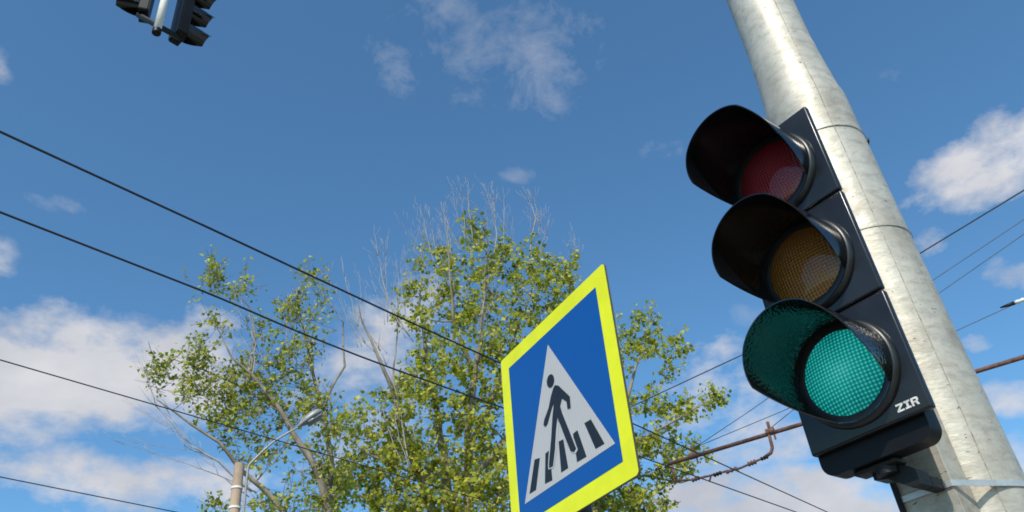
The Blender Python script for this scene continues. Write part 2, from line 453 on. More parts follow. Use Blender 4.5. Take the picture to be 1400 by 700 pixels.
for k in range(3):
    z0 = k * SEC; cz = .0
    bm = bmesh.new()
    box(bm, -.1625, .1625, 0, .022, z0 + .0025, z0 + SEC - .0025, .006, 3)
    d = link('door', bm, M_door, sig); auto_smooth(d)
    bm = bmesh.new()
    lathe(bm, [(.108, .001), (.108, -.016), (.1255, -.019), (.1335, -.016), (.1375, -.006), (.1385, .001)], 72)
    for v in bm.verts: v.co.z += 0
    b_ = link('bezel', bm, M_rubber, sig); b_.location = (0, 0, z0 + SEC / 2); auto_smooth(b_, 50)
    bm = bmesh.new()                                   # domed lens
    rings = []; nn = 64; RL = .113
    for j in range(13):
        a = j / 12; rr = RL * a; yy = -.012 - .022 * (1 - a * a)
        rings.append([bm.verts.new((rr * math.sin(2 * PI * q / nn), yy, rr * math.cos(2 * PI * q / nn))) for q in range(nn)] if j else [bm.verts.new((0, yy, 0))])
    for q in range(nn): bm.faces.new((rings[0][0], rings[1][(q + 1) % nn], rings[1][q]))
    for j in range(1, 12):
        for q in range(nn): bm.faces.new((rings[j][q], rings[j][(q + 1) % nn], rings[j + 1][(q + 1) % nn], rings[j + 1][q]))
    bmesh.ops.recalc_face_normals(bm, faces=bm.faces)
    l = link('lens', bm, lens_mats[k], sig, True); l.location = (0, 0, z0 + SEC / 2)
    l['label'] = ['lit green lens glowing teal', 'unlit amber lens', 'unlit red lens'][k]
    bm = bmesh.new(); arc_visor(bm, 0)
    v_ = link('visor', bm, M_visor_g if k == 0 else M_visor, sig); v_.location = (0, 0, z0 + SEC / 2); auto_smooth(v_, 50)
# raised maker's lettering on the lowest door
bm = bmesh.new()
def letters(bm, x, z, s, wd):
    t = .22 * s
    # Z
    prism(bm, [(x, z + s), (x + wd, z + s), (x + wd, z + s - t), (x + .38 * wd, z + t), (x + wd, z + t), (x + wd, z), (x, z), (x, z + t), (x + .62 * wd, z + s - t), (x, z + s - t)], -.0016, .0005)
    x2 = x + wd * 1.17; wi = wd * .8; a = x2 + wi / 2
    prism(bm, [(x2, z + s), (x2 + wi, z + s), (x2 + wi, z + s - t), (a + .15 * wd, z + s - t), (a + .15 * wd, z + t), (x2 + wi, z + t), (x2 + wi, z), (x2, z), (x2, z + t), (a - .15 * wd, z + t), (a - .15 * wd, z + s - t), (x2, z + s - t)], -.0016, .0005)
    x3 = x2 + wi + wd * .17
    prism(bm, [(x3, z), (x3 + .28 * wd, z), (x3 + .28 * wd, z + s), (x3, z + s)], -.0016, .0005)
    prism(bm, [(x3 + .281 * wd, z + s), (x3 + .85 * wd, z + s), (x3 + wd, z + .9 * s), (x3 + wd, z + .55 * s), (x3 + .85 * wd, z + .42 * s), (x3 + wd, z), (x3 + .72 * wd, z), (x3 + .55 * wd, z + .38 * s), (x3 + .281 * wd, z + .38 * s), (x3 + .281 * wd, z + .55 * s), (x3 + .72 * wd, z + .58 * s), (x3 + .72 * wd, z + .8 * s), (x3 + .281 * wd, z + .8 * s)], -.0016, .0005)
letters(bm, .084, .019, .019, .0175)
link('lettering', bm, M_print, sig)
# bottom neck casting and hinge lugs
bm = bmesh.new()
box(bm, -.095, .02, .040, .094, -.066, -.0525, .006, 3)
tube(bm, [(-.022, .066, -.082), (-.022, .066, -.062)], .026, 20)
c_ = link('neck_casting', bm, M_cast, sig); auto_smooth(c_, 40)

# ------------------------------------------------------------------ mast that carries it
PC = Vector((math.sin(R(27.45)) * 2.38, math.cos(R(27.45)) * 2.38, 0))
mast = empty('signal_mast', PC, 0, 'thick galvanised steel mast with grime stains behind the three lens traffic light', 'pole')
RM, RU = .1365, .1155
prof = [(0, RM + .03), (.04, RM + .03), (.045, RM), (3.45, RM), (3.54, RM + .0015), (3.575, RM + .0005), (3.60, RM - .004), (3.64, RM - .008), (3.80, RU + .004), (3.85, RU + .003), (3.865, RU + .0005), (3.93, RU), (7.9, RU - .012)]
bm = bmesh.new(); n = 72; rings = []
zz = []
for (z0, r0), (z1, r1) in zip(prof, prof[1:]):
    st = max(1, int((z1 - z0) / .03)) if z0 >= .045 else 1
    for k in range(st): zz.append((z0 + (z1 - z0) * k / st, r0 + (r1 - r0) * k / st))
zz.append(prof[-1])
for z, r in zz:
    ring = []
    for k in range(n):
        a = 2 * PI * k / n
        q = mnoise.noise(Vector((math.cos(a) * 1.4, math.sin(a) * 1.4, z * 2.2))) * .0016 + mnoise.noise(Vector((math.cos(a) * 4, math.sin(a) * 4, z * 16))) * .0005
        rr = r + q
        ring.append(bm.verts.new((rr * math.cos(a), rr * math.sin(a), z)))
    rings.append(ring)
for a, b in zip(rings, rings[1:]):
    for k in range(n): bm.faces.new((a[k], a[(k + 1) % n], b[(k + 1) % n], b[k]))
bm.faces.new(rings[-1])
sh = link('shaft', bm, M_galv, mast, True)
# rough weld seam down the side facing the road crossing
bm = bmesh.new(); rs_ = random.Random(5); wp = []; wr = []
def shaft_r(z):
    for (z0, r0), (z1, r1) in zip(prof[2:], prof[3:]):
        if z0 <= z <= z1: return r0 + (r1 - r0) * (z - z0) / (z1 - z0)
for k in range(260):
    zs = 1.0 + k * .018; aa = R(-91) + mnoise.noise(Vector((zs * 3, 0, 0))) * .02
    rr0 = shaft_r(zs) + .0002
    wp.append((rr0 * math.cos(aa), rr0 * math.sin(aa), zs)); wr.append(.0012 + .0012 * max(0, mnoise.noise(Vector((zs * 9, 5, 0))) * 1.6 + .2))
tube(bm, wp, wr, 6)
link('weld_seam', bm, M_weld, mast, True)
# cantilever arm over the road
HANG = CAM + Vector((math.sin(R(-32.2)) * 4.75, math.cos(R(-32.2)) * 4.75, 0))
da = (HANG - CAM - PC); da.z = 0
bm = bmesh.new(); tube(bm, [Vector((0, 0, 7.5)) , Vector((da.x * .5, da.y * .5, 7.72)), Vector((da.x * 1.05, da.y * 1.05, 7.8))], [.08, .065, .05], 20)
link('cantilever_arm', bm, M_galv, mast, True)
def band(name, z, r, hgt=.02, parent=mast, mat=M_steel, bulge=None):
    bm = bmesh.new()
    if bulge is None:
        lathe(bm, [(r, z), (r + .0018, z), (r + .0018, z + hgt), (r, z + hgt)], 72, 'z')
    o = link(name, bm, mat, parent); auto_smooth(o, 50); return o
for z in (CAM_Z + 1.765, CAM_Z + 1.35):
    band('steel_band', z, RM + .0014, .004, mat=M_bandwire)
    # buckle at the side of the pole
for z in (CAM_Z + 1.765,):
    a = R(90 - 27.45 - 90 + 14)
    bm = bmesh.new(); box(bm, -.008, .008, -.016, .016, -.004, .010, .002)
    o = link('band_buckle', bm, M_cast, mast); o.location = ((RM + .004) * math.cos(a), (RM + .004) * math.sin(a), z); o.rotation_euler = (0, 0, a)

# bracket between head and mast, with the bright strap round both
PCz = PC + Vector((0, 0, 0))
def loc_of(p):      # world -> traffic-light axes (x right, y back)
    q = Vector(p) - Vector((SC.x, SC.y, 0)); return q.dot(SA), -q.dot(SN)
px_, py_ = loc_of(PCz)
br = empty('mounting_bracket', Vector((SC.x, SC.y, SC.z)), YAW, 'grey steel channel bracket clamped to the mast below the traffic light', 'bracket')
bx0, bx1, by0, by1 = -.082, .056, .190, py_ - RM * .90
bm = bmesh.new()
tk = .006
prism(bm, [(bx0, -.6), (bx1, -.6), (bx1, .16), (bx1 - .03, .2), (bx0 + .03, .2), (bx0, .16)], by0, by0 + tk)
c_ = link('front_plate', bm, M_galv, br)
bm = bmesh.new(); box(bm, bx0 - .0005, bx0 + tk, by0 + tk + .0005, by1, -.6, .15, .0012, 1); link('side_flange', bm, M_galv, br)
bm = bmesh.new(); box(bm, bx1 - tk, bx1 + .0005, by0 + tk + .0005, by1, -.6, .15, .0012, 1); link('side_flange', bm, M_galv, br)
bm = bmesh.new()      # bent arm from the head's neck down onto the plate
prism(bm, [(-.064, -.056), (-.002, -.056), (.040, -.088), (.040, -.122), (.014, -.122), (-.030, -.088), (-.064, -.080)], .072, .128)
box(bm, -.0835, -.070, by0 - .012, by0 - .002, -.40, .04, .002, 1)
c_ = link('brace', bm, M_cast, br)
bm = bmesh.new(); box(bm, .012, .040, .129, by0 - .001, -.122, -.094, .003, 1); link('spacer_block', bm, M_cast, br)
bm = bmesh.new(); tube(bm, [(-.045, .060, -.056), (-.045, .0695, -.056)], .008, 10)
link('bolt', bm, M_steel, br, True)
# strap path: hull of mast circle and channel corners
def hull(pts):
    pts = sorted(set(pts)); 
    def half(ps):
        h = []
        for p in ps:
            while len(h) > 1 and (h[-1][0] - h[-2][0]) * (p[1] - h[-2][1]) - (h[-1][1] - h[-2][1]) * (p[0] - h[-2][0]) <= 0: h.pop()
            h.append(p)
        return h[:-1]
    return half(pts) + half(pts[::-1])
def strap(z, hgt):
    pts = [(round(px_ + (RM + .002) * math.cos(2 * PI * k / 96), 5), round(py_ + (RM + .002) * math.sin(2 * PI * k / 96), 5)) for k in range(96)]
    fc = by0
    pts += [(bx0 - .002, fc - .003), (bx1 + .002, fc - .003), ((bx0 + bx1) / 2, fc - .0045)]
    hl = hull(pts); c = Vector((px_, py_ - .05))
    bm = bmesh.new(); A = []; B = []; A2 = []; B2 = []
    for x, y in hl:
        d = (Vector((x, y)) - c).normalized() * .0022
        A.append(bm.verts.new((x, y, z))); B.append(bm.verts.new((x, y, z + hgt)))
        A2.append(bm.verts.new((x + d.x, y + d.y, z))); B2.append(bm.verts.new((x + d.x, y + d.y, z + hgt)))
    m = len(hl)
    for k in range(m):
        q = (k + 1) % m
        bm.faces.new((A2[k], A2[q], B2[q], B2[k])); bm.faces.new((A[k], B[k], B[q], A[q]))
        bm.faces.new((A[k], A[q], A2[q], A2[k])); bm.faces.new((B[k], B2[k], B2[q], B[q]))
    bmesh.ops.recalc_face_normals(bm, faces=bm.faces)
    o = link('strap', bm, M_steel, br); auto_smooth(o, 40)
strap(-.118, .015)
strap(-.42, .016)

# ------------------------------------------------------------------ pedestrian crossing sign
GYAW = -1.0046367; GP = -.02404; GS = .7
GA = Vector((math.cos(GYAW), math.sin(GYAW), 0)); GN0 = Vector((GA.y, -GA.x, 0))
GU = (Vector((0, 0, math.cos(GP))) + GN0 * math.sin(GP)).normalized()
GN = GA.cross(GU).normalized()
if GN.dot(GN0) < 0: GN = -GN
GO = Vector((-.10236407, 2.71255029, .73561665 + CAM_Z))
def uv_of(x, y):
    p = at_pl(x, y, GO, GN) - GO
    return (p.dot(GA), p.dot(GU))
def c6(x, y): return uv_of(700 + x / 3.042, 460 + y / 3.042)
gmid = GO + GA * (GS / 2)
sgn = empty('crossing_sign', Vector((gmid.x, gmid.y, 0)) - GN0 * .05, GYAW, 'square blue pedestrian crossing sign with fluorescent yellow border on a thin post', 'road sign')
imat = sgn_m = (Matrix.Translation(sgn.location) @ Matrix.Rotation(GYAW, 4, 'Z')).inverted()
def place_sign(o):
    # sign meshes are built in plate axes (x right, z up, y back), then leaned as the plate leans
    Mw = Matrix(((GA.x, -GN.x, GU.x, GO.x), (GA.y, -GN.y, GU.y, GO.y), (GA.z, -GN.z, GU.z, GO.z), (0, 0, 0, 1)))
    o.parent = sgn; o.matrix_basis = imat @ Mw
bm = bmesh.new()
prism(bm, rrect(0, GS, 0, GS, .013), .002, .009)
plate = link('plate', bm, M_alu); place_sign(plate)
bm = bmesh.new(); prism(bm, rrect(0.001, GS - .001, 0.001, GS - .001, .012), 0, .0019)
place_sign(link('border', bm, M_yellow))
mg = .0583
bm = bmesh.new(); prism(bm, [(mg, mg), (GS - mg, mg), (GS - mg, GS - mg), (mg, GS - mg)], -.0007, -.0001)
place_sign(link('blue_field', bm, M_blue))
tri = [c6(150, 35), c6(430, 445), c6(55, 697)]
print('tri', tri)
bm = bmesh.new(); prism(bm, tri, -.0014, -.0008); place_sign(link('white_triangle', bm, M_white))
bars = [[(96, 512), (118, 505), (102, 638), (75, 655)], [(141, 487), (158, 473), (170, 598), (139, 613)], [(196, 437), (215, 428), (236, 547), (207, 566)],
        [(256, 405), (274, 390), (312, 500), (273, 523)], [(303, 361), (330, 345), (387, 446), (350, 468)]]
for b in bars:
    bm = bmesh.new(); prism(bm, [c6(*p) for p in b], -.0021, -.0015); place_sign(link('crossing_stripe', bm, M_black))
legs = [[(178, 300), (200, 300), (183, 470), (174, 540), (158, 548), (157, 530), (166, 430)],
        [(196, 300), (213, 318), (238, 385), (270, 466), (263, 481), (248, 478), (226, 425), (195, 345)]]
def grow(poly, k):
    cx = sum(p[0] for p in poly) / len(poly); cy = sum(p[1] for p in poly) / len(poly)
    o = []
    for x, y in poly:
        l = math.hypot(x - cx, y - cy); o.append((x + (x - cx) / l * k + (3 if x > cx else -3), y + (y - cy) / l * k))
    return o
bm = bmesh.new()
for l in legs: prism(bm, [c6(*p) for p in grow(l, 6)], -.0027, -.0022)
place_sign(link('white_outline', bm, M_white))
bm = bmesh.new()
hd = [c6(163 + 15 * math.cos(t), 185 + 27 * math.sin(t) - 5 * math.cos(t)) for t in [2 * PI * k / 24 for k in range(24)]]
prism(bm, hd, -.0034, -.0028)
body = [(182, 203), (196, 205), (220, 228), (243, 250), (247, 298), (234, 301), (230, 270), (210, 257), (203, 290), (212, 320), (238, 385), (270, 466), (263, 481), (248, 478), (226, 425), (192, 335),
        (186, 395), (182, 470), (174, 540), (158, 548), (157, 530), (166, 430), (172, 330), (178, 272), (167, 302), (151, 362), (143, 375), (134, 368), (138, 345), (155, 300), (165, 250), (175, 215)]
prism(bm, [c6(*p) for p in body], -.0034, -.0028)
place_sign(link('pedestrian_symbol', bm, M_black))
# post and clamps behind
bm = bmesh.new(); tube(bm, [(.0, .0, 0), (.0, .0, GO.z + .62)], .03, 20)
po = link('post', bm, M_postgrey, sgn, True); po.location = (-.02, .014, 0)
for zc in (.16, .52):
    bm = bmesh.new(); lathe(bm, [(.031, zc + GO.z), (.036, zc + GO.z), (.036, zc + GO.z + .03), (.031, zc + GO.z + .03)], 24, 'z')
    b_ = link('clamp', bm, M_steel, sgn); b_.location = (-.02, .014, 0)

# ------------------------------------------------------------------ hanging signal pair, top left
def small_head(name, loc, az, label, par, sec=.235, wid=.20):
    """three-lens head facing compass direction az (from +y towards +x)"""
    rz = PI - az
    t = bpy.data.objects.new(name, None); col.objects.link(t); t.parent = par
    t.location = loc; t.rotation_euler = (0, 0, rz)
    return t
hb = HANG.copy(); hb.z = 0
# bottom of the drop tube
TUBE = at_d(214, 44, 4.75)
hang = empty('hanging_signals', TUBE, 0, 'pair of black traffic lights hanging from a white tube at the upper left', 'traffic light')
bm = bmesh.new(); tube(bm, [(0, 0, 0), (0, 0, 7.78 - TUBE.z)], .030, 20)
dt = link('drop_tube', bm, M_whitepipe, hang, True)
bm = bmesh.new(); tube(bm, [(0, 0, -.012), (0, 0, .03)], .034, 20); link('tube_end_cap', bm, M_plastic, hang)
HL = at_d(189, 22, 4.92) - TUBE; HR = at_d(249, 57, 4.92) - TUBE
bm = bmesh.new()
box_h = .02
for a, b in ((HL + Vector((0, 0, .012)), HR + Vector((0, 0, .03))),):
    tube(bm, [a, Vector((0, 0, .075)), b], .024, 8)
link('cross_bar', bm, M_cast, hang)
def head_parts(origin, az, sec=.25, wid=.175, dep=.085):
    Mx = Matrix.Translation(origin) @ Matrix.Rotation(PI - az, 4, 'Z')     # local -y faces az
    def put(bm, name, mat, smooth_ang=40):
        bmesh.ops.transform(bm, matrix=Mx, verts=bm.verts)
        o = link(name, bm, mat, hang); auto_smooth(o, smooth_ang); return o
    bm = bmesh.new(); prism(bm, rrect(-wid / 2, wid / 2, 0, 3 * sec, .03), 0, dep)
    be = [e for e in bm.edges if abs(e.verts[0].co.y - dep) < 1e-5 and abs(e.verts[1].co.y - dep) < 1e-5 and len(e.link_faces) == 2 and e.calc_face_angle(0) > .5]
    bmesh.ops.bevel(bm, geom=be, offset=.010, segments=2, affect='EDGES')
    put(bm, 'housing', M_plastic)
    for k in range(3):
        cz = sec * (k + .5)
        bm = bmesh.new(); m = 40; ro = []; ri = []
        for q in range(m + 1):
            dg = -120 + 240 * q / m; t = R(dg); l = .20 if abs(dg) < 60 else .20 - .17 * (abs(dg) - 60) / 60
            for lst, rr in ((ro, .086), (ri, .0825)):
                lst.append([bm.verts.new((rr * math.sin(t), -.001 - l * j, cz + rr * math.cos(t))) for j in (0, 1)])
        for q in range(m):
            bm.faces.new((ro[q][0], ro[q][1], ro[q + 1][1], ro[q + 1][0])); bm.faces.new((ri[q][0], ri[q + 1][0], ri[q + 1][1], ri[q][1]))
            bm.faces.new((ro[q][1], ri[q][1], ri[q + 1][1], ro[q + 1][1]))
        put(bm, 'visor', M_visor)
        bm = bmesh.new()
        lathe(bm, [(.001, -.018), (.05, -.014), (.082, -.002), (.082, -.0005), (.001, -.0005)], 32)
        for v in bm.verts: v.co.z += cz
        put(bm, 'lens', [M_lens_g0, M_amber, M_red][k])
M_lens_g0 = simple('unlit_green_lens', (.01, .06, .045), .3, 0, .2, 30)
import types
head_parts(HR, R(38))
head_parts(HL, R(-112), .25, .155, .075)

# ------------------------------------------------------------------ overhead wires
def sagline(a, b, sag, n=24):
    a = Vector(a); b = Vector(b)
    return [a.lerp(b, k / n) - Vector((0, 0, sag * 4 * (k / n) * (1 - k / n))) for k in range(n + 1)]
def wire(name, pts, rad, mat, label, cat, group, nseg=6):
    bm = bmesh.new(); tube(bm, pts, rad, nseg)
    o = link(name, bm, mat, None, True); tag(o, label, cat, group); return o
ZW = 4.4
def ext(p, q, a, b):         # extend a wire through two of its points by a, b metres
    p = at_h(*p, ZW); q = at_h(*q, ZW); d = (q - p).normalized(); return p - d * a, q + d * b, d
def poly_wire(name, pix, before, after, rad, mat, label, cat, group):
    P = [at_h(x, y, ZW) for x, y in pix]
    d0 = (P[0] - P[1]).normalized(); d1 = (P[-1] - P[-2]).normalized()
    pts = [P[0] + d0 * before] + P + [P[-1] + d1 * after]
    sm = []
    for k in range(len(pts) - 1):
        a = pts[max(k - 1, 0)]; b = pts[k]; c = pts[k + 1]; d = pts[min(k + 2, len(pts) - 1)]
        for q in range(8):
            t = q / 8
            # gentle Catmull-Rom only between near points
            if k == 0 or k == len(pts) - 2: sm.append(b.lerp(c, t))
            else: sm.append(.5 * ((2 * b) + (c - a) * t + (2 * a - 5 * b + 4 * c - d) * t * t + (3 * b - a - 3 * c + d) * t ** 3) if (b - a).length < 3 * (c - b).length and (d - c).length < 3 * (c - b).length else b.lerp(c, t))
    sm.append(pts[-1])
    return wire(name, sm, rad, mat, label, cat, group)
GW = 'trolley contact wires over the road'
poly_wire('overhead_wire', [(0, 180), (280, 309), (560, 440), (1010, 645)], 14, 40, .0098, M_wire, 'uppermost dark overhead wire crossing the left sky from the frame edge', 'wire', GW)
poly_wire('overhead_wire', [(0, 290), (270, 395), (540, 505), (970, 658)], 14, 40, .0098, M_wire, 'dark overhead wire crossing in front of the left tree, second from the top', 'wire', GW)
poly_wire('overhead_wire', [(0, 492), (210, 553)], 14, 50, .0068, M_wire, 'dark overhead wire in front of the large cloud bank at left', 'wire', GW)
poly_wire('overhead_wire', [(0, 652), (240, 700)], 14, 50, .0075, M_wire, 'lowest dark overhead wire, crossing the bottom left corner', 'wire', GW)

# bracket arm (horizontal rusty tube) with drop hangers, steady rod and stays, held by a pole at the right
ZB = 4.85
B0 = at_h(913, 635.5, ZB); B1 = at_h(1400, 488, ZB)
bd = (B1 - B0).normalized(); bnm = Vector((bd.y, -bd.x, 0)).normalized()
bpl = lambda x, y: at_pl(x, y, B0, bnm)
BP = B0 + bd * 7.6
tp = empty('bracket_pole', (BP.x, BP.y, 0), 0, 'rusty horizontal bracket arm and hangers carrying the trolley wires, right of the sign', 'overhead support')
bm = bmesh.new(); tube(bm, [(0, 0, 0), (0, 0, 9.2)], [.14, .10], 24); link('pole', bm, M_concrete, tp, True)
def tpc(p): return Vector(p) - Vector((BP.x, BP.y, 0))
bm = bmesh.new(); tube(bm, [tpc(B0 + Vector((0, 0, .01))), tpc((B0 + BP + Vector((0, 0, BP.z * 0 + B0.z))) / 2 * 1) if False else tpc(B0 + bd * 3.5), tpc(B0 + bd * 7.5)], .034, 14)
link('bracket_arm', bm, M_rust, tp, True)
def part(name, pts, rad, mat, n=8):
    bm = bmesh.new(); tube(bm, [tpc(p) for p in pts], rad, n); return link(name, bm, mat, tp, True)
part('hanger', [bpl(918, 637), bpl(925, 655)], .026, M_rust)
part('hanger', [bpl(1051, 592), bpl(1056, 612), bpl(1054, 619), bpl(1046, 625)], .028, M_rust)
for x, y in ((1053, 590), (948, 623)):
    bm = bmesh.new(); p = tpc(bpl(x, y)); c = p
    tube(bm, [c - bd * .07, c + bd * .07], .056, 10)
    tube(bm, [c + Vector((0, 0, .03)), c + Vector((0, 0, .17))], .026, 6)
    tube(bm, [c + bd * .05 + Vector((0, 0, .02)), c + bd * .05 - Vector((0, 0, .15))], .016, 6)
    auto_smooth(link('clamp', bm, M_rust, tp), 40)
rod = [(1046, 625), (1030, 632), (1012, 640), (990, 645), (968, 651), (945, 656), (922, 657)]
part('steady_rod', [bpl(*p) for p in rod], .019, M_rust)
for x, y, r_, l_ in ((1045, 626, .032, .06), (1028, 633, .040, .07), (1000, 643, .036, .10), (981, 648, .034, .07), (951, 655, .036, .07)):
    p = tpc(bpl(x, y)); dd = (bpl(x + 8, y - 3) - bpl(x, y)).normalized()
    bm = bmesh.new()
    for q in (-1, 0, 1): tube(bm, [p + dd * (q * l_ * .75 - .012), p + dd * (q * l_ * .75 + .012)], r_, 10)
    tube(bm, [p - dd * l_, p + dd * l_], r_ * .68, 10)
    auto_smooth(link('strain_insulator', bm, M_cast if r_ < .036 else M_rust, tp), 40)
for wx, (x, y) in ((at_h(1010, 645, ZW), (1008, 642)), (at_h(970, 658, ZW), (972, 651))):
    part('wire_clip', [bpl(x, y), wx], .014, M_rust)
def stay(pix, label=None):
    P = [bpl(*p) for p in pix]
    d = P[-1] - P[-2]; d.normalize()
    k = (BP - P[-1]).dot(Vector((bd.x, bd.y, 0))) / d.dot(Vector((bd.x, bd.y, 0)))
    part('stay_wire', P + [P[-1] + d * k], .0065, M_wire2, 5)
stay([(950, 612), (1028, 560), (1280, 380), (1400, 300)])
stay([(950, 612), (1070, 562), (1308, 452), (1400, 410)])
stay([(1054, 585), (1080, 564), (1285, 400), (1400, 320)])
# white strain insulator on the lowest stay
p = tpc(bpl(1389, 413.5)); dd = (bpl(1400, 410) - bpl(1378, 417.5)).normalized()
bm = bmesh.new(); tube(bm, [p - dd * .02, p + dd * .02, p + dd * .06, p + dd * .10, p + dd * .14], [.022, .036, .026, .036, .018], 12); link('insulator', bm, M_porc, tp, True)
bm = bmesh.new(); tube(bm, [p - dd * .22, p - dd * .12, p - dd * .02], [.010, .024, .030], 10); link('insulator_clamp', bm, M_cast, tp, True)

ZR = 8.5
P = [at_h(x, y, ZR) for x, y in ((690, 632), (865, 555), (1015, 485), (1260, 345), (1400, 260))]
P = [P[0] + (P[0] - P[1]) * 2.5] + P + [P[-1] + (P[-1] - P[-2]) * 3]
wire('suspension_cable', P, .014, M_wire2, 'grey cable running from behind the crossing sign up past the mast to the right edge', 'wire', None)

# ------------------------------------------------------------------ street lamp on concrete pole
LD = 14.5
LT = at_d(327.5, 634, LD)
lamp = empty('street_lamp', (LT.x, LT.y, 0), 0, 'concrete street lamp pole with a curved arm and grey lamp head, left of the trees', 'street lamp')
bm = bmesh.new(); tube(bm, [(0, 0, z) for z in (0, LT.z * .5, LT.z - .05, LT.z)], [.14, .112, .086, .082], 28)
c_ = link('pole', bm, M_concrete, lamp); auto_smooth(c_, 50)
# view-plane-parallel plane through the pole: arm swings to the right of the road side
ap = [(333, 700), (336, 668), (339, 640), (341, 635), (348, 628), (360, 616), (374, 604), (388, 595), (404, 586), (412, 582)]
lp0 = LT + Vector((.10, -.03, 0)); lnm = Vector((math.sin(R(-18)), math.cos(R(-18)), 0))
pts = [at_pl(x, y, lp0, lnm) - Vector((LT.x, LT.y, 0)) for x, y in ap]
base = pts[0].copy(); base.z -= 1.6
rd = [.026] * 5 + [.024, .022, .021, .02, .02]
bm = bmesh.new(); tube(bm, [base] + pts, [.024] + [r * .85 for r in rd], 12); link('arm', bm, M_greymetal, lamp, True)
e = pts[-1]; hx = (at_pl(438, 566, lp0, lnm) - Vector((LT.x, LT.y, 0)) - e); hl = hx.length * 1.12; hx.normalize()
hy = Vector((0, 0, 1)).cross(hx).normalized(); hz = hx.cross(hy)
Ml = Matrix(((hx.x, hy.x, hz.x, e.x), (hx.y, hy.y, hz.y, e.y), (hx.z, hy.z, hz.z, e.z), (0, 0, 0, 1)))
bm = bmesh.new()
secs = [(-.06, .032, .032), (.0, .06, .06), (.12, .12, .10), (hl * .55, .15, .12), (hl * .85, .14, .10), (hl, .08, .05)]
rr = []
for x, ww, hh in secs:
    rr.append([bm.verts.new((x, ww * math.cos(2 * PI * k / 16), .015 + (hh if math.sin(2 * PI * k / 16) > 0 else hh * .45) * math.sin(2 * PI * k / 16))) for k in range(16)])
for a, b in zip(rr, rr[1:]):
    for k in range(16): bm.faces.new((a[k], a[(k + 1) % 16], b[(k + 1) % 16], b[k]))
bm.faces.new(rr[0]); bm.faces.new(rr[-1]); bmesh.ops.recalc_face_normals(bm, faces=bm.faces)
bmesh.ops.transform(bm, matrix=Ml, verts=bm.verts); lh = link('lamp_head', bm, M_lampgrey, lamp); auto_smooth(lh, 60)
bm = bmesh.new(); box(bm, hl * .25, hl * .90, -.11, .11, -.070, -.015, .02, 2)
bmesh.ops.transform(bm, matrix=Ml, verts=bm.verts); link('lamp_cover', bm, M_glass, lamp, True)
for y in (669, 696):
    p = at_pl(326, y, LT, lnm); z = p.z
    t_ = 1 - z / LT.z; r_ = .086 + t_ * .05
    bm = bmesh.new(); lathe(bm, [(r_ + .001, z), (r_ + .012, z), (r_ + .012, z + .035), (r_ + .001, z + .035)], 28, 'z')
    o = link('clamp_band', bm, M_whitepipe, lamp); auto_smooth(o, 50)

# ------------------------------------------------------------------ trees
def leaf_mesh(name, P, size, mat, parent, seed, origin):
    """P: n x 3 leaf positions; each leaf a folded kite of two triangles per side, as one mesh"""
    rs = np.random.RandomState(seed); n = len(P)
    d = rs.normal(size=(n, 3)); d[:, 2] -= .5; d /= np.linalg.norm(d, axis=1)[:, None]
    face = rs.normal(size=(n, 3)) * .75 + np.array([.0, -.62, .62]) * rs.choice([-1, 1, 1, 1], n)[:, None]   # blades turn towards the light
    a = np.cross(d, face); a -= d * (a * d).sum(1)[:, None]; a /= np.linalg.norm(a, axis=1)[:, None]
    nn = np.cross(d, a)
    s = size * (.5 + .85 * rs.beta(1.6, 2.2, n))[:, None]; wv = rs.uniform(.42, .6, n)[:, None]
    p0 = P - np.array(origin); cup = rs.uniform(-.06, .22, n)[:, None]
    v = np.stack([p0, p0 + d * s * .38 + a * s * wv + nn * s * cup, p0 + d * s, p0 + d * s * .38 - a * s * wv + nn * s * cup], 1).reshape(-1, 3)
    me = bpy.data.meshes.new(name); me.vertices.add(n * 4); me.vertices.foreach_set('co', v.astype(np.float32).ravel())
    idx = (np.arange(n)[:, None] * 4 + np.array([0, 1, 2, 0, 2, 3])[None]).ravel()
    me.loops.add(n * 6); me.loops.foreach_set('vertex_index', idx.astype(np.int32))
    me.polygons.add(n * 2); me.polygons.foreach_set('loop_start', (np.arange(n * 2) * 3).astype(np.int32)); me.polygons.foreach_set('loop_total', np.full(n * 2, 3, np.int32))
    me.update(); me.validate(); me.materials.append(mat)
    o = bpy.data.objects.new(name, me); col.objects.link(o); o.parent = parent; return o

